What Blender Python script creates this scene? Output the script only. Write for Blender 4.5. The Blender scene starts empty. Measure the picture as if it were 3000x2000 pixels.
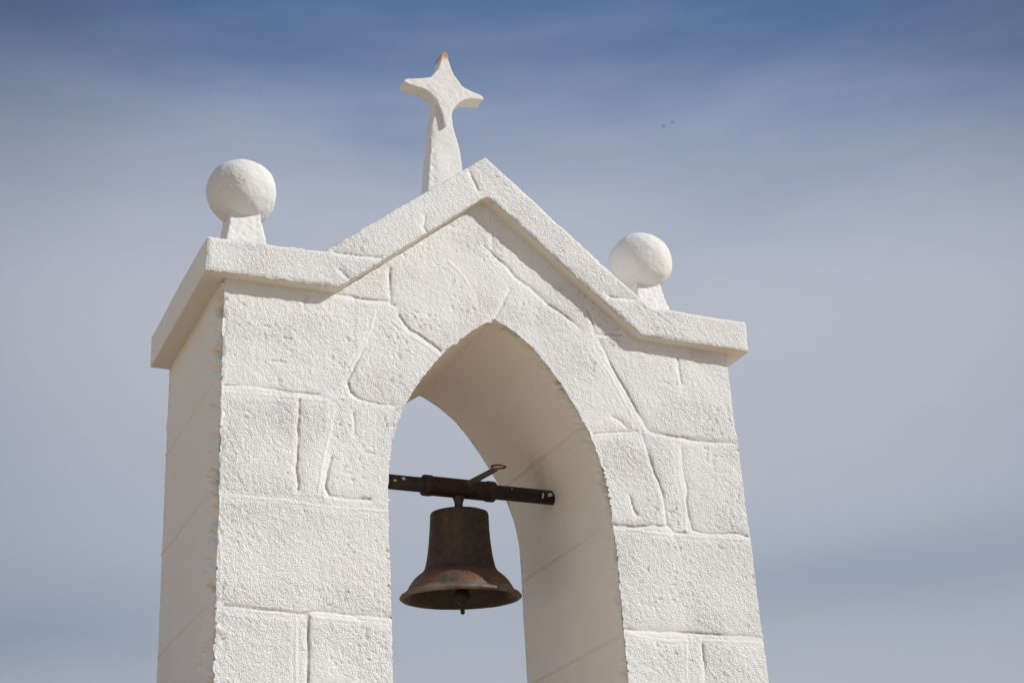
import bpy, bmesh, math, random
import numpy as np
from mathutils import Matrix, Vector

random.seed(4)
sc = bpy.context.scene
COL = sc.collection

# ------------------------------------------------------------------ helpers
def lin(r, g, b):
    f = lambda c: (c / 255 / 12.92) if c <= 10 else ((c / 255 + 0.055) / 1.055) ** 2.4
    return (f(r), f(g), f(b), 1.0)

def link(name, me, mat=None, parent=None, loc=(0, 0, 0)):
    o = bpy.data.objects.new(name, me)
    COL.objects.link(o)
    o.location = loc
    if mat is not None:
        me.materials.append(mat)
    if parent is not None:
        o.parent = parent
    return o

def empty(name, loc, label, cat, group=None, rot=(0, 0, 0)):
    o = bpy.data.objects.new(name, None)
    COL.objects.link(o)
    o.empty_display_size = 0.2
    o.location = loc
    o.rotation_euler = rot
    o['label'] = label
    o['category'] = cat
    if group:
        o['group'] = group
    return o

def bm_mesh(bm, name, smooth=False):
    bmesh.ops.recalc_face_normals(bm, faces=bm.faces)
    me = bpy.data.meshes.new(name)
    bm.to_mesh(me)
    bm.free()
    if smooth:
        for p in me.polygons:
            p.use_smooth = True
    return me

def prism(bm, outline, y0, y1):
    a = [bm.verts.new((x, y0, z)) for x, z in outline]
    b = [bm.verts.new((x, y1, z)) for x, z in outline]
    bm.faces.new(a)
    bm.faces.new(list(reversed(b)))
    n = len(a)
    for i in range(n):
        j = (i + 1) % n
        bm.faces.new((a[i], b[i], b[j], a[j]))

def box(bm, x0, x1, y0, y1, z0, z1):
    prism(bm, [(x0, z0), (x1, z0), (x1, z1), (x0, z1)], y0, y1)

def lathe(bm, prof, seg=64, caps=True, cx=0, cy=0):
    rings = []
    for r, z in prof:
        if r < 1e-6:
            rings.append([bm.verts.new((cx, cy, z))])
        else:
            rings.append([bm.verts.new((cx + r * math.cos(2 * math.pi * i / seg), cy + r * math.sin(2 * math.pi * i / seg), z)) for i in range(seg)])
    for a, b in zip(rings[:-1], rings[1:]):
        for i in range(seg):
            j = (i + 1) % seg
            if len(a) == 1 and len(b) == 1:
                continue
            if len(a) == 1:
                bm.faces.new((a[0], b[i], b[j]))
            elif len(b) == 1:
                bm.faces.new((a[i], a[j], b[0]))
            else:
                bm.faces.new((a[i], a[j], b[j], b[i]))

def rotcyl_x(bm, x0, x1, r, seg=40, cy=0, cz=0, bev=0.0):
    prof = [(0, x0), (r - bev, x0), (r, x0 + bev), (r, x1 - bev), (r - bev, x1), (0, x1)] if bev else [(0, x0), (r, x0), (r, x1), (0, x1)]
    n0 = len(bm.verts)
    lathe(bm, prof, seg)
    bm.verts.ensure_lookup_table()
    for v in bm.verts[n0:]:
        x, y, z = v.co
        v.co = (z, cy + x, cz + y)

# ------------------------------------------------------------------ numpy noise
_rs = np.random.RandomState(11)
_T = _rs.rand(65536)
def vnoise(x, y, z, seed=0):
    xi = np.floor(x).astype(np.int64); yi = np.floor(y).astype(np.int64); zi = np.floor(z).astype(np.int64)
    xf = x - xi; yf = y - yi; zf = z - zi
    u = xf * xf * (3 - 2 * xf); v = yf * yf * (3 - 2 * yf); w = zf * zf * (3 - 2 * zf)
    def h(a, b, c):
        return _T[((a * 73856093) ^ (b * 19349663) ^ (c * 83492791) ^ (seed * 2654435)) & 65535]
    r = 0
    for dx in (0, 1):
        wx = u if dx else 1 - u
        for dy in (0, 1):
            wy = v if dy else 1 - v
            for dz in (0, 1):
                wz = w if dz else 1 - w
                r = r + h(xi + dx, yi + dy, zi + dz) * wx * wy * wz
    return r * 2 - 1
def fb(p, s, seed=0, an=(1, 1, 1), oct=2):
    x, y, z = p[:, 0] / s * an[0], p[:, 1] / s * an[1], p[:, 2] / s * an[2]
    r = 0; a = 1.0
    for k in range(oct):
        r = r + a * vnoise(x + 17.3 * k, y - 9.1 * k, z + 4.7 * k, seed + k)
        x, y, z = x * 2.03, y * 2.03, z * 2.03
        a *= 0.5
    return r
def sstep(a, b, x):
    t = np.clip((x - a) / (b - a), 0, 1)
    return t * t * (3 - 2 * t)

def seg_dist(X, Z, lines):
    """distance to each polyline (min), plus which side it lies on"""
    best = np.full(X.shape, 9.0)
    for ln in lines:
        for (x0, z0), (x1, z1) in zip(ln[:-1], ln[1:]):
            dx, dz = x1 - x0, z1 - z0
            L = dx * dx + dz * dz + 1e-9
            t = np.clip(((X - x0) * dx + (Z - z0) * dz) / L, 0, 1)
            d = np.hypot(X - (x0 + t * dx), Z - (z0 + t * dz))
            best = np.minimum(best, d)
    return best

def remesh(me, voxel):
    o = bpy.data.objects.new('tmp', me)
    COL.objects.link(o)
    m = o.modifiers.new('r', 'REMESH')
    m.mode = 'VOXEL'; m.voxel_size = voxel; m.adaptivity = 0; m.use_smooth_shade = True
    dg = bpy.context.evaluated_depsgraph_get()
    out = bpy.data.meshes.new_from_object(o.evaluated_get(dg))
    bpy.data.objects.remove(o)
    bpy.data.meshes.remove(me)
    return out
def get_arr(me):
    n = len(me.vertices)
    co = np.empty(n * 3, dtype=np.float32); me.vertices.foreach_get('co', co)
    no = np.empty(n * 3, dtype=np.float32); me.vertex_normals.foreach_get('vector', no)
    return co.reshape(-1, 3).astype(np.float64), no.reshape(-1, 3).astype(np.float64)
def set_rough(me, idx, val):
    a = me.attributes.new('rough', 'FLOAT', 'POINT')
    v = np.full(len(me.vertices), .22, dtype=np.float32)
    v[idx] = np.maximum(val, .12)
    a.data.foreach_set('value', v)
def set_cav(me, v):
    me.attributes.new('grime_and_shade', 'FLOAT', 'POINT').data.foreach_set('value', np.clip(v, 0, 1).astype(np.float32))  # mask for the shade painted into recesses
def set_arr(me, co):
    me.vertices.foreach_set('co', co.astype(np.float32).ravel())
    me.polygons.foreach_set('use_smooth', np.ones(len(me.polygons), dtype=bool))
    me.update()

# ------------------------------------------------------------------ materials
class NT:
    def __init__(s, name):
        s.m = bpy.data.materials.new(name); s.m.use_nodes = True
        s.t = s.m.node_tree; s.n = s.t.nodes; s.l = s.t.links
        s.b = s.n['Principled BSDF']
        s.tc = s.n.new('ShaderNodeTexCoord')
    def noise(s, scale, detail=3, rough=.55, vec=None, sc3=None, dist=0):
        n = s.n.new('ShaderNodeTexNoise')
        n.inputs['Scale'].default_value = scale; n.inputs['Detail'].default_value = detail
        n.inputs['Roughness'].default_value = rough; n.inputs['Distortion'].default_value = dist
        v = vec or s.tc.outputs['Object']
        if sc3:
            mp = s.n.new('ShaderNodeMapping'); mp.inputs['Scale'].default_value = sc3
            s.l.new(v, mp.inputs['Vector']); v = mp.outputs['Vector']
        s.l.new(v, n.inputs['Vector'])
        return n.outputs['Fac']
    def ramp(s, fac, stops):
        r = s.n.new('ShaderNodeValToRGB')
        while len(r.color_ramp.elements) < len(stops):
            r.color_ramp.elements.new(.5)
        for e, (p, c) in zip(r.color_ramp.elements, stops):
            e.position = p
            e.color = c if hasattr(c, '__len__') else (c, c, c, 1)
        s.l.new(fac, r.inputs['Fac'])
        return r.outputs['Color']
    def mix(s, fac, a, b, mode='MIX'):
        n = s.n.new('ShaderNodeMix'); n.data_type = 'RGBA'; n.blend_type = mode
        for i, v in ((0, fac), (6, a), (7, b)):
            if hasattr(v, 'links'):
                s.l.new(v, n.inputs[i])
            else:
                n.inputs[i].default_value = v
        return n.outputs[2]
    def math(s, op, a, b=0, c=0, clamp=False):
        n = s.n.new('ShaderNodeMath'); n.operation = op; n.use_clamp = clamp
        for i, v in enumerate((a, b, c)):
            if hasattr(v, 'links'):
                s.l.new(v, n.inputs[i])
            else:
                n.inputs[i].default_value = v
        return n.outputs[0]
    def bump(s, h, strength, dist, prev=None):
        n = s.n.new('ShaderNodeBump'); n.inputs['Strength'].default_value = strength; n.inputs['Distance'].default_value = dist
        s.l.new(h, n.inputs['Height'])
        if prev:
            s.l.new(prev, n.inputs['Normal'])
        return n.outputs['Normal']
    def sep(s, v=None):
        n = s.n.new('ShaderNodeSeparateXYZ'); s.l.new(v or s.tc.outputs['Object'], n.inputs[0])
        return n.outputs

def limewash(name, stipple=1.0, rust=None, stain=0.0, attr=False, tone=1.0):
    k = NT(name)
    base = k.ramp(k.noise(2.6, 4, .6), [(.3, (.755, .752, .732, 1)), (.7, (.815, .812, .795, 1))])
    # faint warm wash streaks and grey grime
    warm = k.ramp(k.noise(5.5, 5, .65, sc3=(1, 1, .45)), [(.56, 0.), (.80, .34)])
    base = k.mix(warm, base, (.70, .62, .50, 1))
    grime_and_shade = k.ramp(k.noise(38, 3, .6), [(.60, 0.), (.86, .28)])
    base = k.mix(grime_and_shade, base, (.60, .585, .55, 1))
    # sparse dark specks in the paint
    vo = k.n.new('ShaderNodeTexVoronoi'); vo.inputs['Scale'].default_value = 9
    k.l.new(k.tc.outputs['Object'], vo.inputs['Vector'])
    sp = k.ramp(vo.outputs['Distance'], [(.018, .75), (.035, 0.)])
    base = k.mix(sp, base, (.25, .19, .13, 1))
    if tone < 1:
        base = k.mix(1.0, base, (tone, tone * .99, tone * .97, 1), 'MULTIPLY')
    if rust:
        zz = k.sep()[2]
        w = k.math('ADD', zz, k.math('MULTIPLY', k.noise(26, 3), rust[1]))
        f = k.math('DIVIDE', k.math('SUBTRACT', w, rust[0]), rust[2], clamp=True)
        col = k.ramp(k.noise(45, 3), [(.35, (.34, .13, .05, 1)), (.6, (.58, .31, .15, 1)), (.75, (.16, .08, .05, 1))])
        base = k.mix(f, base, col)
    if attr:
        at0 = k.n.new('ShaderNodeAttribute'); at0.attribute_name = 'rough'
        sm = k.ramp(at0.outputs['Fac'], [(.21, .62), (.30, 0.)])
        base = k.mix(sm, base, (.80, .745, .66, 1))
        ag = k.n.new('ShaderNodeAttribute'); ag.attribute_name = 'grime_and_shade'
        base = k.mix(k.math('MULTIPLY', ag.outputs['Fac'], .66), base, (.27, .265, .25, 1))  # recess shade painted dark grey into chisel notches, joints and pits
    if stain:
        o_ = k.sep()
        dx = k.math('DIVIDE', k.math('SUBTRACT', o_[0], .44), .16)
        dy = k.math('DIVIDE', k.math('SUBTRACT', o_[1], .05), .09)
        dz = k.math('DIVIDE', k.math('SUBTRACT', o_[2], 1.19), .11)
        q = k.math('ADD', k.math('ADD', k.math('MULTIPLY', dx, dx), k.math('MULTIPLY', dy, dy)), k.math('MULTIPLY', dz, dz))
        q = k.math('POWER', 2.71828, k.math('MULTIPLY', q, -1.0))
        q = k.math('MULTIPLY', q, k.ramp(k.noise(14, 4, .6), [(.3, .2), (.7, .75)]))
        base = k.mix(q, base, (.40, .33, .26, 1))
        run = k.ramp(k.noise(9, 5, .65, sc3=(1, 1, .10)), [(.55, 0.), (.78, .30)])
        band = k.math('DIVIDE', k.math('SUBTRACT', o_[2], 1.15), .6, clamp=True)
        base = k.mix(k.math('MULTIPLY', run, band), base, (.52, .49, .42, 1))
    k.l.new(base, k.b.inputs['Base Color'])
    k.b.inputs['Roughness'].default_value = .92
    k.b.inputs['Specular IOR Level'].default_value = .2
    # stipple only where the stone faces the weather (front faces rough, sides smooth plaster)
    geo = k.n.new('ShaderNodeNewGeometry')
    ny = k.sep(geo.outputs['Normal'])[1]
    front = k.ramp(k.math('MULTIPLY', ny, -1.0), [(.35, .10), (.75, 1.0)])
    patch = k.ramp(k.noise(4.2, 3, .6), [(.35, .40), (.62, 1.0)])
    h1 = k.noise(195, 2.5, .6, sc3=(1, 1, .72))
    h1 = k.ramp(h1, [(.36, 0.), (.58, 1.)])
    h2 = k.noise(74, 2, .5, sc3=(1.1, 1, .8))
    h3 = k.ramp(k.noise(210, 1.5, .5), [(.30, 0.), (.42, 1.)])
    hh = k.math('ADD', k.math('MULTIPLY', h1, .60), k.math('MULTIPLY', h2, .50))
    hh = k.math('ADD', hh, k.math('MULTIPLY', h3, .45))
    if attr:
        at = k.n.new('ShaderNodeAttribute'); at.attribute_name = 'rough'
        amt = k.math('MULTIPLY', at.outputs['Fac'], 1.0)
    else:
        amt = k.math('MULTIPLY', front, patch)
    hh = k.math('MULTIPLY', hh, amt)
    nrm = k.bump(hh, 1.0, .0036 * stipple)
    k.l.new(nrm, k.b.inputs['Normal'])
    return k.m

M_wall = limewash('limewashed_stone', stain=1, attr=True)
M_cop = limewash('limewashed_coping', 1.15, attr=True)
M_ball = limewash('limewashed_ball', .28, tone=.86, rust=(.168, .08, .10))
M_ball_plain = limewash('limewashed_ball_clean', .28, tone=.86)
M_ped = limewash('limewashed_pedestal', .5, tone=.92)
M_cross = limewash('limewashed_cross', .4, tone=.92, rust=(1.050, .03, .035))

def metal(name, dark, mid, rusty, rfac=(.42, .68), scale=9, z_band=None, rough=.62, met=.25):
    k = NT(name)
    a = k.ramp(k.noise(scale, 6, .65), [(.3, dark), (.62, mid)])
    # drips run down the metal
    drip = k.ramp(k.noise(scale * 3.4, 5, .65, sc3=(1, 1, .12)), [(rfac[0], 0.), (rfac[1], 1.)])
    a = k.mix(k.math('MULTIPLY', drip, .75), a, rusty)
    if z_band:
        zz = k.sep()[2]
        z0, z1, colr, cgrey = z_band
        t = k.math('DIVIDE', k.math('SUBTRACT', zz, z0), z1 - z0)
        t = k.math('SUBTRACT', 1.0, k.math('ABSOLUTE', t), clamp=True)
        x = k.ramp(k.noise(7, 4, .6), [(.38, cgrey), (.52, colr)])
        fine = k.ramp(k.noise(60, 4, .7, sc3=(1, 1, .2)), [(.3, (.55, .55, .55, 1)), (.7, (1.2, 1.2, 1.2, 1))])
        x = k.mix(1.0, x, fine, 'MULTIPLY')
        a = k.mix(k.math('MULTIPLY', k.math('SQRT', t), .8), a, x)
    k.l.new(a, k.b.inputs['Base Color'])
    k.b.inputs['Metallic'].default_value = met
    k.l.new(k.ramp(k.noise(40, 4), [(.3, rough - .15), (.7, rough + .2)]), k.b.inputs['Roughness'])
    nrm = k.bump(k.noise(160, 4, .7), .8, .0012)
    nrm = k.bump(k.noise(28, 3, .6), .6, .002, nrm)
    k.l.new(nrm, k.b.inputs['Normal'])
    return k.m

M_bell = metal('rusted_bell_metal', (.016, .014, .012, 1), (.038, .024, .015, 1), (.062, .025, .011, 1),
               z_band=(-.392, -.335, (.18, .075, .030, 1), (.09, .083, .072, 1)))
M_lip = metal('worn_bell_lip', (.05, .042, .035, 1), (.20, .17, .135, 1), (.10, .045, .022, 1), scale=14)
M_inner = metal('bell_inside', (.022, .019, .016, 1), (.060, .052, .043, 1), (.075, .033, .018, 1), scale=12)
M_iron = metal('dark_iron', (.010, .009, .008, 1), (.022, .017, .013, 1), (.032, .016, .009, 1))
M_sleeve = metal('red_brown_iron', (.012, .006, .005, 1), (.028, .010, .008, 1), (.040, .018, .007, 1))
M_lever = metal('weathered_lever', (.030, .025, .019, 1), (.075, .062, .046, 1), (.06, .032, .018, 1), scale=30)
M_ring = metal('rusted_ring', (.05, .016, .010, 1), (.10, .035, .018, 1), (.16, .065, .035, 1), scale=40)
def plain(name, c, rough=.8):
    k = NT(name)
    k.l.new(k.ramp(k.noise(30, 4), [(.3, tuple(v * .8 for v in c[:3]) + (1,)), (.7, c)]), k.b.inputs['Base Color'])
    k.b.inputs['Roughness'].default_value = rough
    return k.m
M_splash = plain('white_paint_splash', (.50, .48, .45, 1))
M_bird = plain('bird_plumage', (.02, .02, .024, 1))

# ------------------------------------------------------------------ bell gable
GO = Vector((1.05, .42, 2.6))
gable = empty('bell_gable', GO, 'whitewashed stone bell gable with pointed arch, raking coping, two balls and a star-shaped cross', 'bell gable')
D = .838

ARCH_L = [(.612, 3.414), (.612, 3.50), (.617, 3.57), (.629, 3.663), (.652, 3.742), (.676, 3.808), (.711, 3.872), (.772, 3.966), (.857, 4.070), (.958, 4.158), (1.015, 4.199), (1.038, 4.214), (1.056, 4.229)]
ARCH_R = [(1.072, 4.221), (1.100, 4.207), (1.145, 4.182), (1.215, 4.128), (1.274, 4.060), (1.328, 3.985), (1.388, 3.890), (1.436, 3.795), (1.467, 3.705), (1.490, 3.600), (1.502, 3.480), (1.508, 3.360)]
outline = [(0, 2.6), (0, 4.27), (.41, 4.275), (1.04, 4.775), (1.675, 4.268), (2.1, 4.262), (2.118, 2.6), (1.510, 2.6), (1.510, 3.2)] \
    + ARCH_R[::-1] + ARCH_L[::-1] + [(.614, 3.2), (.616, 2.6)]
bm = bmesh.new()
prism(bm, outline, 0, D)
me = remesh(bm_mesh(bm, 'wall'), .0042)
co, no = get_arr(me)

G = [[(0.011,3.82),(0.085,3.826),(0.198,3.829),(0.262,3.825),(0.358,3.829)],[(0.639,4.38),(0.636,4.321),(0.637,4.264),(0.638,4.229),(0.653,4.227)],[(0.668,4.192),(0.688,4.163),(0.712,4.138),(0.766,4.112),(0.796,4.091),(0.832,4.067)],[(0.53,4.028),(0.494,3.95),(0.467,3.895),(0.476,3.852),(0.504,3.834),(0.538,3.825),(0.596,3.818),(0.638,3.82)],[(1.138,4.369),(1.109,4.311),(1.091,4.276),(1.067,4.233)],[(1.035,4.547),(1.078,4.512),(1.135,4.467),(1.163,4.429),(1.222,4.396),(1.308,4.326),(1.355,4.304),(1.386,4.279),(1.424,4.248)],[(1.077,4.613),(1.069,4.549)],[(1.469,4.339),(1.488,4.281),(1.497,4.229),(1.538,4.233),(1.621,4.243)],[(1.515,4.205),(1.538,4.155),(1.56,4.098),(1.612,4.007),(1.658,3.915),(1.698,3.843),(1.758,3.834),(1.827,3.832),(1.895,3.827),(1.993,3.828),(2.093,3.832)],[(1.867,4.177),(1.87,4.127),(1.874,4.063)],[(1.454,3.802),(1.554,3.821),(1.649,3.833)],[(1.54,3.885),(1.573,3.873),(1.61,3.84)],[(1.667,3.824),(1.684,3.768),(1.701,3.705),(1.718,3.649),(1.738,3.584),(1.741,3.503),(1.743,3.465),(1.768,3.436),(1.821,3.436)],[(1.842,3.781),(1.838,3.726),(1.837,3.676),(1.85,3.612),(1.839,3.568),(1.842,3.512),(1.854,3.45),(1.93,3.441),(1.986,3.446),(2.034,3.455),(2.097,3.446)],[(1.496,3.454),(1.52,3.443),(1.595,3.443),(1.679,3.456),(1.736,3.457)],[(1.501,3.045),(1.643,3.045),(1.724,3.047),(1.791,3.049),(1.927,3.048),(2.104,3.048)],[(1.842,3.006),(1.841,2.97),(1.843,2.931),(1.836,2.861),(1.833,2.65)],[(0.284,3.799),(0.284,3.759),(0.281,3.68),(0.281,3.627),(0.276,3.53),(0.282,3.46)],[(0.402,3.592),(0.386,3.528),(0.379,3.482),(0.395,3.452),(0.446,3.446),(0.542,3.452)],[(0.029,3.037),(0.087,3.036),(0.146,3.034),(0.206,3.033),(0.277,3.027),(0.332,3.035),(0.374,3.039),(0.448,3.035),(0.51,3.033),(0.617,3.032)],[(0.321,3.015),(0.317,2.95),(0.32,2.88),(0.317,2.816),(0.317,2.65)],[(0.426,4.238),(0.474,4.238),(0.514,4.237),(0.569,4.237),(0.624,4.24)],[(0.486,3.77),(0.488,3.723),(0.49,3.688)],[(1.592,3.566),(1.602,3.518),(1.618,3.489)]]
Rg = [[(0.002,3.416),(0.202,3.415),(0.388,3.407),(0.606,3.411)],[(0.41,3.775),(0.393,3.686),(0.364,3.552),(0.351,3.441)],[(0.878,4.453),(0.939,4.397),(0.975,4.33),(1.034,4.234)],[(1.478,4.173),(1.537,4.076),(1.595,3.966),(1.657,3.838),(1.671,3.784)],[(1.82,3.797),(1.815,3.652),(1.826,3.546),(1.822,3.44)],[(1.511,3.421),(1.593,3.428),(1.698,3.421),(1.897,3.422),(2.094,3.429)],[(1.525,3.027),(1.697,3.008),(1.772,3.015),(1.754,2.857),(1.754,2.65)],[(1.848,3.022),(2.0,3.021),(2.1,3.023)],[(0.326,3.014),(0.448,3.013),(0.597,3.005)],[(0.053,3.022),(0.206,3.023),(0.274,3.018),(0.275,2.889),(0.279,2.65)],[(0.574,4.191),(0.555,4.112),(0.53,4.047),(0.476,3.936)],[(0.64,4.163),(0.705,4.115),(0.777,4.075),(0.837,4.034)],[(1.443,3.791),(1.555,3.811),(1.664,3.831)],[(-0.007,3.791),(0.135,3.8),(0.326,3.803),(0.39,3.805)]]

BLOCKS = [(0, .282, 3.44, 3.825), (.282, .375, 3.44, 3.825), (.375, .62, 3.44, 3.83), (0, .62, 3.04, 3.43), (0, .318, 2.5, 3.03), (.318, .62, 2.5, 3.03),
          (1.49, 1.735, 3.45, 3.83), (1.735, 1.84, 3.45, 3.83), (1.84, 2.12, 3.45, 3.83), (1.49, 2.12, 3.045, 3.44), (1.49, 1.84, 2.5, 3.04), (1.84, 2.12, 2.5, 3.04),
          (0, .50, 3.83, 4.24), (1.62, 2.12, 3.84, 4.23), (.64, 1.0, 4.2, 4.6)]
def front_height(p, grooves, ridges):
    X = p[:, 0] + .0016 * fb(p, .03, 31) + .0016 * fb(p, .011, 32, oct=1)
    Z = p[:, 2] + .0016 * fb(p, .03, 33) + .0016 * fb(p, .011, 34, oct=1)
    h = .0040 * fb(p, .40, 1, oct=1) + .0010 * fb(p, .09, 2, oct=1)
    gd = seg_dist(X, Z, grooves)
    rd = seg_dist(X, Z, ridges) if ridges else np.full(X.shape, 9.)
    near = np.minimum(gd, rd)
    smooth = sstep(.004, .024, near)
    rough = (.64 + .42 * sstep(-.35, .55, fb(p, .17, 3))) * (.50 + .50 * smooth)
    # tooled stipple, slightly slanted
    q = p.copy(); q[:, 0] = p[:, 0] + .35 * p[:, 2]
    if ridges:
        br = random.Random(5)
        for bx0, bx1, bz0, bz1 in BLOCKS:
            o1, tx, tz, rg = br.uniform(-.0014, .0014), br.uniform(-.004, .004), br.uniform(-.006, .006), br.uniform(.80, 1.25)
            m = sstep(bx0 - .003, bx0 + .003, X) * (1 - sstep(bx1 - .003, bx1 + .003, X)) * sstep(bz0 - .003, bz0 + .003, Z) * (1 - sstep(bz1 - .003, bz1 + .003, Z))
            h += m * (o1 + tx * (X - (bx0 + bx1) / 2) + tz * (Z - (bz0 + bz1) / 2))
            rough = rough * (1 + m * (rg - 1))
    global ROUGH, CAV
    ROUGH = rough
    h += rough * (.0005 * fb(q, .022, 4, (1.2, 1, .8), 1) + .0014 * fb(q, .0098, 5, (1.15, 1, .8), 1))
    pit = sstep(.50, .78, fb(p, .012, 6, oct=1)) * sstep(.0, .5, fb(p, .11, 7))
    h -= .0034 * pit * (.3 + .7 * smooth)
    mod = .45 + .65 * sstep(-.6, .5, fb(p, .09, 8))
    h -= .0066 * mod * np.exp(-(gd / .0033) ** 2)
    h -= .0010 * np.exp(-(gd / .020) ** 2)
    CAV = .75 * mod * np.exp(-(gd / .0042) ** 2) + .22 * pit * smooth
    h += .0021 * mod * np.exp(-(rd / .0050) ** 2) + .0006 * np.exp(-(rd / .02) ** 2)
    return h

fr = sstep(.30, .75, -no[:, 1]) * (co[:, 1] < .1)
idx = np.where(fr > .001)[0]
disp = np.zeros_like(co)
hf = front_height(co[idx], G, Rg)
set_rough(me, idx, ROUGH)
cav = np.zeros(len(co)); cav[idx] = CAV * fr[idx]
# vertical striation left by the trowel next to the left arris
P = co[idx]
st = np.exp(-(P[:, 0] / .022) ** 2)
hf += st * .0028 * fb(P, .006, 41, (1, 1, .12), 1)
disp[idx, 1] -= hf * fr[idx]

def chisel(p, n, seed, y0=0.0, width=.055, amp=.011, dirn=1, fs=.0135, slant=.45):
    """hacked band next to an arris, notches run along y"""
    dy = (p[:, 1] - y0) * dirn
    w = width * (1 + .45 * fb(p, .03, seed + 5, (1, 0, 1), 1))
    fall = (1 - sstep(w * .45, w, dy)) * (.85 + .15 * sstep(.002, .030, dy)) * (.45 + .55 * sstep(-.5, .3, fb(p, .07, seed + 7, (1, 0, 1), 1)))
    q = p.copy(); q[:, 2] = p[:, 2] - slant * p[:, 1]
    c = fb(q, fs, seed, (1, .10, 1), 2)
    c2 = fb(q, fs * 2.6, seed + 2, (1, .25, 1), 1)
    return fall * (np.clip(c * .8 + .25, 0, 2) * amp + amp * .45 * (c2 + .4))

side = 1 - sstep(.35, .8, np.abs(no[:, 1]))
idx = np.where(side > .001)[0]
P = co[idx]; N = no[idx]
left = (N[:, 0] < -.5) & (P[:, 0] < .05)
right = (N[:, 0] > .5) & (P[:, 0] > 2.0)
rev = ~(left | right) & (P[:, 0] > .5) & (P[:, 0] < 1.6) & (P[:, 2] < 4.25)
s_ = .0022 * fb(P, .20, 51) + .0009 * fb(P, .05, 52)
# bed joints seen as faint lines on the side and on the reveal
for zj, am in ((3.867, .0055), (3.466, .0060), (3.061, -.0060)):
    s_ += np.where(left, am * np.exp(-((P[:, 2] - zj + .006 * fb(P, .12, 53, oct=1)) / .0050) ** 2), 0)
for zj, am in ((3.84, .0030), (3.457, .0060), (3.029, .0055)):
    s_ += np.where(rev, am * np.exp(-((P[:, 2] - zj + .006 * fb(P, .12, 54, oct=1)) / .0050) ** 2)
                   - .0035 * np.exp(-((P[:, 2] - zj + .014) / .006) ** 2), 0)
cl_ = chisel(P, N, 60, 0, .175, .044, fs=.018)
s_ -= np.where(left, cl_, 0)
s_ -= np.where(right, chisel(P, N, 70, 0, .06, .016), 0)
cr_ = chisel(P, N, 80, 0, .070, .030, fs=.015)
s_ -= np.where(rev, cr_, 0)
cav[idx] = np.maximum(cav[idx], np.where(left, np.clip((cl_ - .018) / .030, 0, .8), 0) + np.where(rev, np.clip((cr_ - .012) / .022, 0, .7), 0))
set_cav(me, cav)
s_ -= np.where(rev | left, chisel(P, N, 90, D, .04, .010, -1, fs=.02), 0)
n2 = N.copy(); n2[:, 1] = 0
n2 /= (np.linalg.norm(n2, axis=1)[:, None] + 1e-9)
disp[idx] += n2 * (s_ * side[idx])[:, None]
# the arch drifts a little up and to the right towards the back
tt = np.clip(co[:, 1] / D, 0, 1) * (1 - sstep(.0, .13, seg_dist(co[:, 0], co[:, 2], [ARCH_L, ARCH_R, [(.614, 3.2), ARCH_L[0]]]))) * sstep(3.3, 3.7, co[:, 2])
disp[:, 0] += .022 * tt; disp[:, 2] += .026 * tt
co += disp - np.array(GO)
set_arr(me, co)
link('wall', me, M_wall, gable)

# --- coping
top = [(-.072, 4.375), (.366, 4.391), (1.040, 4.930), (1.735, 4.371), (2.189, 4.366)]
bot = [(2.187, 4.230), (1.685, 4.236), (1.065, 4.728), (1.040, 4.742), (1.018, 4.731), (.420, 4.246), (-.072, 4.240)]
top = [(x - .004, z - .0055) for x, z in top]; bot = [(x - .004, z - .0055) for x, z in bot]
bm = bmesh.new()
prism(bm, top + bot, -.051, .842)
me = remesh(bm_mesh(bm, 'coping'), .0042)
co, no = get_arr(me)
CG = [[(0.401,4.386),(0.489,4.387),(0.585,4.394)],[(1.544,4.385),(1.592,4.384),(1.664,4.386)],[(0.963,4.84),(0.983,4.80),(1.0,4.76)],[(0.77,4.60),(0.761,4.553),(0.775,4.536)],[(0.42,4.317),(0.46,4.284)]]
fr = sstep(.25, .75, -no[:, 1]) * (co[:, 1] < .1)
idx = np.where(fr > .001)[0]
disp = np.zeros_like(co)
disp[idx, 1] -= front_height(co[idx] + np.array([3.3, 0, 0]), [[(a + 3.3, b) for a, b in l] for l in CG], None) * fr[idx]
set_rough(me, idx, ROUGH)
i2 = np.where(co[:, 1] < 0)[0]
ed = seg_dist(co[i2][:, 0], co[i2][:, 2], [top, bot, [top[0], bot[-1]], [top[-1], bot[0]]])
disp[i2, 1] += np.clip(.0045 + .0035 * fb(co[i2], .05, 108), 0, .009) * np.exp(-(ed / .0085) ** 2) * np.clip(-co[i2][:, 1] / .05, 0, 1) ** .8
sd = 1 - sstep(.35, .8, np.abs(no[:, 1]))
P = co
edge = np.exp(-((P[:, 1] + .05) / .03) ** 2)
s_ = .0026 * fb(P, .22, 101) + .0007 * fb(P, .04, 102) + edge * (.0040 * fb(P, .016, 103, (1, .5, 1), 2) - .002) - edge * .007 * sstep(.45, .8, fb(P, .035, 104, oct=1))
n2 = no.copy(); n2[:, 1] = 0
n2 /= (np.linalg.norm(n2, axis=1)[:, None] + 1e-9)
disp += n2 * (s_ * sd)[:, None]
# rough right end
e2 = sstep(2.12, 2.17, P[:, 0]) * (no[:, 0] > .3)
disp[:, 0] -= e2 * (.006 * fb(P, .04, 105) + .003)
co += disp - np.array(GO)
set_arr(me, co)
link('coping', me, M_cop, gable)

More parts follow.
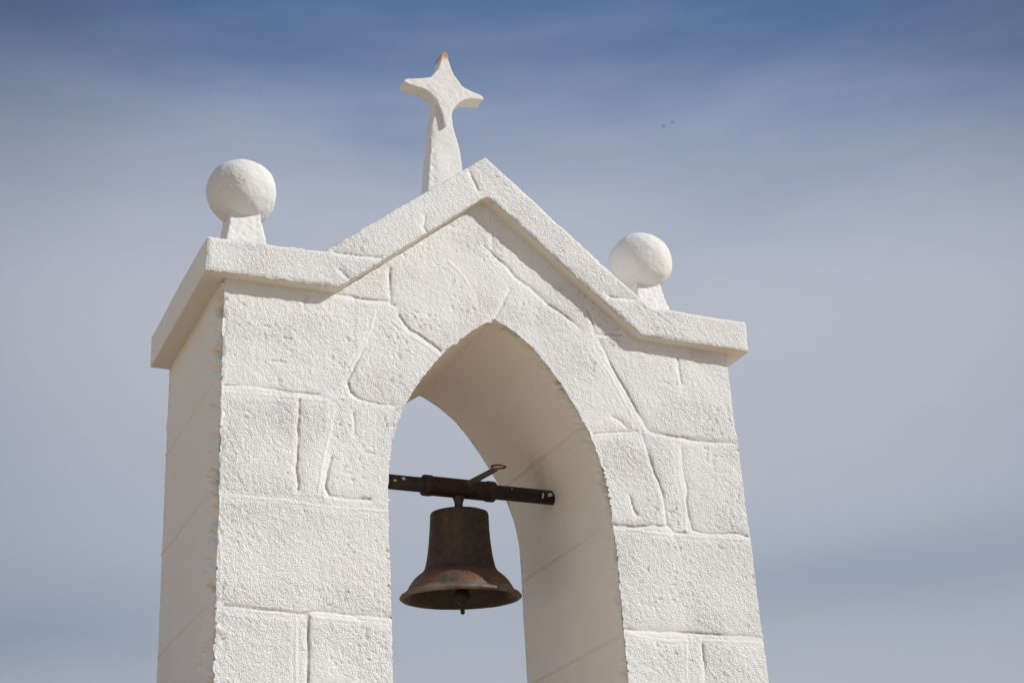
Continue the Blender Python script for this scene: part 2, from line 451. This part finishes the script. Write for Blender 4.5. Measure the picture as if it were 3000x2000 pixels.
# --- ball finials
def frustum(bm, x0, x1, y0, y1, z0, X0, X1, Y0, Y1, z1, rings=7, pw=1.5):
    prev = None
    for i in range(rings + 1):
        t = i / rings
        s = (1 - t) ** pw
        a = lambda p, q: q + (p - q) * s
        vs = [bm.verts.new(v) for v in ((a(x0, X0), a(y0, Y0), z0 + (z1 - z0) * t), (a(x1, X1), a(y0, Y0), z0 + (z1 - z0) * t),
                                        (a(x1, X1), a(y1, Y1), z0 + (z1 - z0) * t), (a(x0, X0), a(y1, Y1), z0 + (z1 - z0) * t))]
        if prev:
            for k in range(4):
                bm.faces.new((prev[k], prev[(k + 1) % 4], vs[(k + 1) % 4], vs[k]))
        else:
            bm.faces.new(list(reversed(vs)))
        prev = vs
    bm.faces.new(prev)

def finial(cx, cz, r, cy, hx0, hx1, matball, seed, lab, squash=1.0):
    """tapered square pedestal standing on the coping with a round ball on it"""
    zt = cz - r * .72
    bm = bmesh.new()
    frustum(bm, cx - .115 + hx0, cx + .115 + hx1, cy - .115, cy + .155, 4.368, cx - .050 + hx0, cx + .048 + hx1, cy - .052, cy + .080, zt, pw=1.25)
    me = remesh(bm_mesh(bm, 'pedestal'), .0055)
    c_, n_ = get_arr(me)
    for _ in range(2):   # worn arrises
        pass
    c_ = c_ + n_ * (.0022 * fb(c_, .05, seed) + .0022 * fb(c_, .014, seed + 1, oct=1))[:, None]
    o = Vector((cx, cy, 4.36))
    set_arr(me, c_ - np.array(o))
    ped = link('pedestal', me, M_ped, gable, o - GO)
    ped['label'] = 'tapered square pedestal under the ' + lab
    bm = bmesh.new()
    bmesh.ops.create_icosphere(bm, subdivisions=7, radius=r)
    me = bm_mesh(bm, 'ball', True)
    c_, n_ = get_arr(me)
    c_[:, 2] *= squash
    c_ = c_ + n_ * (.0050 * fb(c_, .12, seed + 3) + .0013 * fb(c_, .03, seed + 4) + .0006 * fb(c_, .010, seed + 5, oct=1))[:, None]
    set_arr(me, c_)
    b = link('ball', me, matball, ped, Vector((cx, cy, cz)) - o)
    b['label'] = lab
    return ped
finial(.153, 4.809, .1365, .350, -.003, .012, M_ball_plain, 200, 'left stone ball, clean white')
finial(1.946, 4.794, .1410, .350, -.004, .010, M_ball, 220, 'right stone ball with yellowed top', .985)

# --- cross
PR = [(1.115, 5.04), (1.108, 5.17), (1.101, 5.222), (1.079, 5.314), (1.074, 5.372), (1.084, 5.43)]
PL = [(1.000, 5.43), (.990, 5.362), (.977, 5.299), (.971, 5.194), (.960, 5.10), (.948, 4.985)]
po = [(.93, 4.80), (1.125, 4.80)] + PR + PL
bm = bmesh.new()
prism(bm, po, .345, .418)
me = remesh(bm_mesh(bm, 'cross_pedestal'), .0042)
c_, n_ = get_arr(me)
t = (5.43 - c_[:, 2]) / .6
c_[:, 1] = np.where(c_[:, 1] > .38, c_[:, 1] + .02 * t, c_[:, 1])
c_ = c_ + n_ * (.0022 * fb(c_, .09, 301, oct=1) + .0010 * fb(c_, .016, 302, oct=1))[:, None]
arris = np.exp(-((c_[:, 0] - .97) / .02) ** 2) * (n_[:, 1] < -.3)
c_[:, 1] += arris * (.003 + .0025 * fb(c_, .02, 303))
o = Vector((1.04, .38, 4.80))
set_arr(me, c_ - np.array(o))
cp = link('cross_pedestal', me, M_ped, gable, o - GO)
star = [(1.040,5.688),(1.029,5.674),(1.027,5.656),(1.021,5.62),(1.009,5.586),(0.986,5.554),(0.970,5.535),(0.918,5.517),(0.857,5.503),(0.850,5.495),(0.852,5.484),(0.871,5.478),(0.901,5.473),(0.941,5.469),(0.970,5.455),(0.991,5.433),(1.005,5.406),(1.016,5.378),(1.024,5.353),(1.026,5.324),(1.029,5.305),(1.038,5.303),(1.046,5.313),(1.053,5.34),(1.066,5.376),(1.081,5.406),(1.101,5.434),(1.13,5.458),(1.171,5.47),(1.202,5.474),(1.216,5.474),(1.22,5.485),(1.209,5.496),(1.157,5.508),(1.12,5.524),(1.106,5.544),(1.082,5.573),(1.068,5.611),(1.060,5.647),(1.056,5.68)]
bm = bmesh.new()
prism(bm, star, .326, .398)
me = remesh(bm_mesh(bm, 'cross'), .0030)
c_, n_ = get_arr(me)
c_ = c_ + n_ * (.0016 * fb(c_, .05, 311) + .0008 * fb(c_, .012, 312, oct=1))[:, None]
set_arr(me, c_ - np.array((1.04, .36, 4.60)))
cr = link('cross', me, M_cross, cp, Vector((1.04, .36, 4.60)) - o)

# ------------------------------------------------------------------ beam the bell swings on
BY, BZ = .452, 3.700
beam = empty('iron_beam', (.62, BY, BZ), 'dark round iron bar spanning the arch, splashed with white paint near both ends', 'beam')
bm = bmesh.new()
rotcyl_x(bm, -.08, .95, .0293, 48)
link('bar', bm_mesh(bm, 'bar', True), M_iron, beam)
def splash(x, ang, rx, rz, seed):
    """thin blob of dried paint lying on the bar; ang measured from the front towards the top"""
    rr = random.Random(seed)
    bm = bmesh.new()
    n = 14
    R0 = .0306
    ctr = bm.verts.new((x, -R0 * 1.02 * math.cos(ang), R0 * 1.02 * math.sin(ang)))
    ring = []
    for i in range(n):
        a = 2 * math.pi * i / n
        k = .7 + .5 * rr.random()
        aa = ang + rz * k * math.sin(a) / R0
        ring.append(bm.verts.new((x + rx * k * math.cos(a), -.0296 * math.cos(aa), .0296 * math.sin(aa))))
    for i in range(n):
        bm.faces.new((ctr, ring[i], ring[(i + 1) % n]))
    link('paint_splash', bm_mesh(bm, 'paint_splash', True), M_splash, beam)
for a in ((.215, .30, .0095, .0075, 3), (.180, -.12, .0060, .0055, 4), (.812, -.22, .0042, .0130, 5), (.846, .12, .0085, .0085, 6), (.838, -.08, .0055, .0070, 8), (.829, .52, .0025, .0025, 7), (.676, .35, .004, .003, 9)):
    splash(*a)

# ------------------------------------------------------------------ bell (swings with its sleeve and lever)
BX = 1.077
bell = empty('bell', (BX, BY, BZ), 'rust-brown cast bell with flared lip hanging from the bar inside the arch', 'bell', rot=(math.radians(5.6), 0, 0))
bm = bmesh.new()
prof = [(.0296, -.152), (.0400, -.152), (.0418, -.149), (.0418, -.120), (.0395, -.116), (.0385, -.108), (.0385, .108), (.0395, .116), (.0418, .120), (.0418, .149), (.0400, .152), (.0296, .152), (.0296, -.152)]
n0 = 0
lathe(bm, prof, 48)
for v in bm.verts:
    x, y, z = v.co
    v.co = (z, x, y)
bmesh.ops.remove_doubles(bm, verts=bm.verts, dist=1e-5)
me = bm_mesh(bm, 'sleeve', True)
link('sleeve', me, M_sleeve, bell)
bm = bmesh.new()
lathe(bm, [(0, -.030), (.026, -.034), (.020, -.048), (.0165, -.060), (.0165, -.100), (0, -.101)], 32)
link('hanger', bm_mesh(bm, 'hanger', True), M_lever, bell)
# shell
outer = [(0, -.0935), (.060, -.0940), (.102, -.0965), (.1115, -.1000), (.1146, -.1065), (.1155, -.130), (.1175, -.165), (.1205, -.205), (.1245, -.240), (.1290, -.270), (.1335, -.290),
         (.1368, -.301), (.1395, -.3075), (.1420, -.3100), (.1432, -.3125), (.1450, -.3155), (.1500, -.3200), (.1620, -.3290), (.1760, -.3405), (.188, -.354), (.1985, -.369), (.206, -.382), (.2105, -.389), (.2140, -.392)]
inner = [(.2260, -.4160), (.2180, -.4140), (.2000, -.404), (.186, -.382), (.170, -.360), (.150, -.340), (.134, -.325), (.122, -.300), (.112, -.25), (.106, -.18), (.103, -.115), (.09, -.107), (0, -.105)]
bm = bmesh.new()
lathe(bm, outer + [(.222, -.3955), (.2315, -.4005), (.2360, -.4065), (.2350, -.4115), (.2310, -.4145)] + inner, 128)
me = bm_mesh(bm, 'shell', True)
c_, n_ = get_arr(me)
c_[:, 2] = np.where(c_[:, 2] < -.105, -.105 + (c_[:, 2] + .105) * 1.075, c_[:, 2])
c_ = c_ + n_ * (.0009 * fb(c_, .06, 401))[:, None]
set_arr(me, c_)
shell = link('shell', me, M_bell, bell)
shell.rotation_euler = (0, math.radians(-1.0), 0)
me.materials.append(M_lip)
me.materials.append(M_inner)
for p in me.polygons:
    r = math.hypot(p.center.x, p.center.y)
    if p.center.z < -.108 and (p.normal.x * p.center.x + p.normal.y * p.center.y) < 0 and r < .2145:
        p.material_index = 2
    elif r > .205 and -.4400 < p.center.z < -.4010:
        p.material_index = 1
# clapper hangs plumb
cl = bmesh.new()
lathe(cl, [(0, -.11), (.007, -.112), (.007, -.393), (.016, -.400), (.026, -.410), (.0305, -.426), (.0285, -.442), (.020, -.454), (.010, -.460), (.0085, -.470), (.0085, -.496), (.005, -.500), (0, -.501)], 28)
clap = link('clapper', bm_mesh(cl, 'clapper', True), M_iron, bell)
clap.rotation_euler = (math.radians(-2.4), math.radians(-.6), 0)
clap.location = (0, -.004, 0)
# lever with ring
bm = bmesh.new()
w0, w1 = .0150, .0140
y0, y1 = -.030, -.336
pts = []
for yy, w, tck, xo in ((y0, w0, .0090, 0), ((y0 + y1) / 2, .0145, .008, .001), (y1 + .03, w1, .0070, .002), (y1, .012, .006, .003)):
    pts.append([bm.verts.new((xo - w * .55, yy, tck)), bm.verts.new((xo + w * .55, yy, tck)), bm.verts.new((xo + w * .55, yy, -tck * 1.4)), bm.verts.new((xo - w * .55, yy, -tck * 1.4))])
for a, b in zip(pts[:-1], pts[1:]):
    for k in range(4):
        bm.faces.new((a[k], a[(k + 1) % 4], b[(k + 1) % 4], b[k]))
bm.faces.new(pts[0]); bm.faces.new(pts[-1])
lev = link('lever', bm_mesh(bm, 'lever'), M_lever, bell, loc=(.010, 0, .006))
lev.rotation_euler = (math.radians(1.5), 0, 0)
mod = lev.modifiers.new('b', 'BEVEL'); mod.width = .0018; mod.segments = 2
bm = bmesh.new()
NR, NS = 48, 12
rv = [[bm.verts.new(((.0265 + .0042 * math.cos(2 * math.pi * j / NS)) * math.cos(2 * math.pi * i / NR), (.0265 + .0042 * math.cos(2 * math.pi * j / NS)) * math.sin(2 * math.pi * i / NR), .0042 * math.sin(2 * math.pi * j / NS))) for j in range(NS)] for i in range(NR)]
for i in range(NR):
    for j in range(NS):
        bm.faces.new((rv[i][j], rv[(i + 1) % NR][j], rv[(i + 1) % NR][(j + 1) % NS], rv[i][(j + 1) % NS]))
ring = link('ring', bm_mesh(bm, 'ring', True), M_ring, lev, loc=(.002, -.360, .002))

# ------------------------------------------------------------------ birds far away in the sky
def bird(loc, rz, bank, label, s):
    root_me = bpy.data.meshes.new('bird')
    bm = bmesh.new()
    rings = []
    prof = [(-.10, .002, .0), (-.085, .016, 0), (-.04, .009, 0), (-.02, .014, 0), (.02, .026, 0), (.05, .027, 0), (.075, .021, .002), (.09, .020, .004), (.105, .012, .004), (.12, .002, .002)]
    for k, (x, r, zo) in enumerate(prof):
        ry = r * (1.5 if k == 1 else 1); rz_ = r * (.35 if k in (1,) else .9)
        rings.append([bm.verts.new((x, ry * math.cos(a * math.pi / 4), zo + rz_ * math.sin(a * math.pi / 4))) for a in range(8)])
    for a, b in zip(rings[:-1], rings[1:]):
        for i in range(8):
            bm.faces.new((a[i], a[(i + 1) % 8], b[(i + 1) % 8], b[i]))
    bm.faces.new(rings[0]); bm.faces.new(rings[-1])
    # swept, pointed wings grown out of the shoulders
    for sgn in (1, -1):
        i0 = 0 if sgn == 1 else 4
        prev = [rings[4][i0], rings[6][i0]]
        up = [rings[4][(i0 + sgn) % 8], rings[6][(i0 + sgn) % 8]]
        for (yy, xa, xb, zz) in ((.06, .015, .07, .014), (.12, -.005, .058, .022), (.175, -.045, .015, .018), (.21, -.085, -.07, .010)):
            cur = [bm.verts.new((xa, sgn * yy, zz)), bm.verts.new((xb, sgn * yy, zz))]
            bm.faces.new((prev[0], prev[1], cur[1], cur[0]))
            prev = cur
    me = bm_mesh(bm, 'bird', True)
    o = link('bird', me, M_bird)
    so = o.modifiers.new('t', 'SOLIDIFY'); so.thickness = .004
    o.location = loc; o.scale = (s, s, s); o.rotation_euler = (bank, math.radians(-8), rz)
    o['label'] = label; o['category'] = 'bird'; o['group'] = 'distant birds in flight'
    return o
camloc = Vector((-1.249, -4.938, 1.6))
bird(camloc + Vector((.46382822, .72210309, .53982757)) * 108, math.radians(-60), math.radians(20), 'lower and darker of two distant birds flying in the blue sky', 1.1)
bird(camloc + Vector((.46879839, .71870692, .54176869)) * 122, math.radians(-60), math.radians(-15), 'upper and fainter of two distant birds flying in the blue sky', .80)

# ------------------------------------------------------------------ chapel below the frame, ground
k = NT('chapel_render')
k.l.new(k.ramp(k.noise(3, 5), [(.3, (.70, .67, .62, 1)), (.7, (.78, .76, .72, 1))]), k.b.inputs['Base Color'])
k.b.inputs['Roughness'].default_value = .9
k.l.new(k.bump(k.noise(60, 4), .6, .004), k.b.inputs['Normal'])
M_chapel = k.m
chapel = empty('chapel', (1.05, 2.5, 0), 'low whitewashed chapel that carries the bell gable on its front wall', 'chapel')
bm = bmesh.new()
box(bm, -2.0, 4.1, -.03, 6.0, 0, 2.45)
me = bm_mesh(bm, 'wall'); me.transform(Matrix.Translation((-1.05, -2.5, 0)))
link('wall', me, M_chapel, chapel)
bm = bmesh.new()
prism(bm, [(-2.05, 2.452), (4.15, 2.452), (4.15, 2.52), (1.05 + 1.15, 2.597), (-.10, 2.597), (-2.05, 2.52)], -.07, 6.05)
me = bm_mesh(bm, 'roof'); me.transform(Matrix.Translation((-1.05, -2.5, 0)))
k = NT('clay_tile')
k.l.new(k.ramp(k.noise(9, 4), [(.3, (.34, .19, .10, 1)), (.7, (.48, .29, .16, 1))]), k.b.inputs['Base Color'])
k.l.new(k.bump(k.noise(40, 3, sc3=(1, .1, 1)), .6, .01), k.b.inputs['Normal'])
link('roof', me, k.m, chapel)
bm = bmesh.new()
box(bm, .60, 1.50, -.06, -.033, 0, 2.0)
me = bm_mesh(bm, 'door'); me.transform(Matrix.Translation((-1.05, -2.5, 0)))
k = NT('painted_door'); k.l.new(k.ramp(k.noise(3, 4, sc3=(14, 1, .6)), [(.3, (.05, .12, .28, 1)), (.7, (.08, .18, .36, 1))]), k.b.inputs['Base Color'])
link('door', me, k.m, chapel)

k = NT('sandy_ground')
k.l.new(k.ramp(k.noise(.7, 6, .6), [(.3, (.37, .28, .18, 1)), (.7, (.50, .39, .26, 1))]), k.b.inputs['Base Color'])
k.b.inputs['Roughness'].default_value = .95
k.l.new(k.bump(k.noise(9, 6), .6, .03), k.b.inputs['Normal'])
bm = bmesh.new()
bmesh.ops.create_circle(bm, cap_ends=True, segments=96, radius=6000)
g = link('ground', bm_mesh(bm, 'ground'), k.m)
g['kind'] = 'structure'

# ------------------------------------------------------------------ sun and sky
sd = Vector((1.37, -1.0, 1.26)).normalized()     # towards the sun
sun = bpy.data.lights.new('sun', 'SUN')
sun.energy = 4.1; sun.angle = math.radians(.53); sun.color = (1.0, .985, .945)
so = bpy.data.objects.new('sun', sun); COL.objects.link(so)
so.rotation_euler = sd.to_track_quat('Z', 'Y').to_euler()
so.location = (8, -5, 9)

w = bpy.data.worlds.new('World'); sc.world = w; w.use_nodes = True
nt = w.node_tree; nn = nt.nodes; L = nt.links
bg = nn['Background']
sky = nn.new('ShaderNodeTexSky'); sky.sky_type = 'NISHITA'; sky.sun_disc = False
sky.sun_elevation = math.asin(sd.z); sky.sun_rotation = math.atan2(sd.x, sd.y)
sky.dust_density = 1.2; sky.ozone_density = 1.5
def vm(op, a, b=None, c=None):
    n = nn.new('ShaderNodeVectorMath'); n.operation = op
    for i, v in enumerate((a, b, c)):
        if v is None: continue
        if hasattr(v, 'links'): L.new(v, n.inputs[i])
        else: n.inputs[i].default_value = v
    return n.outputs['Value'] if op in ('DOT_PRODUCT', 'LENGTH') else n.outputs['Vector']
def mt(op, a, b=0.0, c=0.0, clamp=False):
    n = nn.new('ShaderNodeMath'); n.operation = op; n.use_clamp = clamp
    for i, v in enumerate((a, b, c)):
        if hasattr(v, 'links'): L.new(v, n.inputs[i])
        else: n.inputs[i].default_value = v
    return n.outputs[0]
tc = nn.new('ShaderNodeTexCoord')
d = vm('NORMALIZE', tc.outputs['Generated'])
sp = nn.new('ShaderNodeSeparateXYZ'); L.new(d, sp.inputs[0])
el = mt('MULTIPLY', mt('ARCSINE', sp.outputs[2]), 57.2958)          # elevation, degrees
az = mt('MULTIPLY', mt('ARCTAN2', sp.outputs[0], sp.outputs[1]), 57.2958)   # azimuth from +y towards +x, degrees
cv = nn.new('ShaderNodeCombineXYZ'); L.new(az, cv.inputs[0]); L.new(el, cv.inputs[1])
def wn(scale, sx, sy, detail=4, rough=.5, off=(0, 0, 0), dist=0.0):
    mp = nn.new('ShaderNodeMapping'); mp.inputs['Scale'].default_value = (sx, sy, 1); mp.inputs['Location'].default_value = off
    L.new(cv.outputs[0], mp.inputs['Vector'])
    n = nn.new('ShaderNodeTexNoise'); n.inputs['Scale'].default_value = scale; n.inputs['Detail'].default_value = detail; n.inputs['Roughness'].default_value = rough
    n.inputs['Distortion'].default_value = dist
    L.new(mp.outputs[0], n.inputs['Vector'])
    return n.outputs['Fac']
def blob(a0, e0, sa, se, amp):
    x = mt('DIVIDE', mt('SUBTRACT', az, a0), sa); y = mt('DIVIDE', mt('SUBTRACT', el, e0), se)
    r = mt('ADD', mt('MULTIPLY', x, x), mt('MULTIPLY', y, y))
    return mt('MULTIPLY', mt('POWER', 2.71828, mt('MULTIPLY', r, -1.0)), amp)
n1 = wn(1.0, .055, .16, 5, .52, dist=.4)
n2 = wn(1.0, .12, .55, 4, .55, (3, 1, 0))
warp = mt('ADD', mt('MULTIPLY', mt('SUBTRACT', n1, .5), 6.0), mt('MULTIPLY', mt('SUBTRACT', n2, .5), 2.6))
tilt = mt('MULTIPLY', mt('SUBTRACT', az, 26.0), .07)
e2 = mt('ADD', mt('ADD', el, warp), tilt)
def ramp(fac, stops):
    r = nn.new('ShaderNodeValToRGB'); r.color_ramp.interpolation = 'B_SPLINE'
    while len(r.color_ramp.elements) < len(stops):
        r.color_ramp.elements.new(.5)
    for e, (p, c) in zip(r.color_ramp.elements, stops):
        e.position = p / 90.0; e.color = lin(*c)
    L.new(mt('DIVIDE', fac, 90.0), r.inputs['Fac'])
    return r.outputs['Color']
haze = ramp(e2, [(0, (214, 215, 216)), (10, (178, 183, 192)), (15, (170, 177, 189)), (21, (179, 185, 196)), (25, (187, 191, 201)), (28.5, (177, 183, 197)),
                 (31.5, (156, 166, 188)), (34, (123, 141, 173)), (37, (80, 107, 152)), (43, (64, 92, 140)), (60, (92, 116, 158)), (90, (100, 124, 164))])
def mixc(fac, a, b):
    n = nn.new('ShaderNodeMix'); n.data_type = 'RGBA'
    for i, v in ((0, fac), (6, a), (7, b)):
        if hasattr(v, 'links'): L.new(v, n.inputs[i])
        else: n.inputs[i].default_value = v
    return n.outputs[2]
holes = mt('ADD', blob(7, 14.6, 9, 2.3, .55), blob(40, 15.4, 11, 1.6, .44))
holes = mt('MULTIPLY', holes, mt('ADD', .55, n2), clamp=True)
colr = mixc(holes, haze, lin(130, 145, 167))
dark = mt('ADD', blob(3, 38, 8, 7, .75), blob(51, 36, 8, 6.5, .62), clamp=True)  # vignetting of the upper corners painted into the sky colour
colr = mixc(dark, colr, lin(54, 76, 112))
# lens vignetting painted into the sky: colour dims towards both sides
dim = mt('ADD', blob(-2, 18, 9, 16, .46), blob(55, 17, 9, 15, .40), clamp=True)
colr = mixc(dim, colr, lin(104, 113, 130))
nis = vm('SCALE', sky.outputs[0]); nis.node.inputs['Scale'].default_value = .10
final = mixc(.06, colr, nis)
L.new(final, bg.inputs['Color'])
bg.inputs['Strength'].default_value = 1.0

# ------------------------------------------------------------------ camera
cam = bpy.data.cameras.new('camera'); cam.sensor_width = 36; cam.lens = 55.29
cam.clip_start = .05; cam.clip_end = 20000
co_ = bpy.data.objects.new('camera', cam); COL.objects.link(co_)
R = Vector((.91014117, -.4107503, -.05410396)); U = Vector((-.1288162, -.40468223, .90533899)); F = Vector((.39376318, .81701682, .42122925))
co_.matrix_world = Matrix(((R.x, U.x, -F.x, camloc.x), (R.y, U.y, -F.y, camloc.y), (R.z, U.z, -F.z, camloc.z), (0, 0, 0, 1)))
cam.dof.use_dof = True; cam.dof.focus_distance = 5.7; cam.dof.aperture_fstop = 4.0
sc.camera = co_

sc.render.engine = 'CYCLES'
sc.cycles.use_denoising = True
sc.cycles.max_bounces = 8
sc.cycles.diffuse_bounces = 5
sc.view_settings.view_transform = 'Standard'
sc.view_settings.look = 'None'
sc.view_settings.exposure = 0
sc.view_settings.gamma = 1
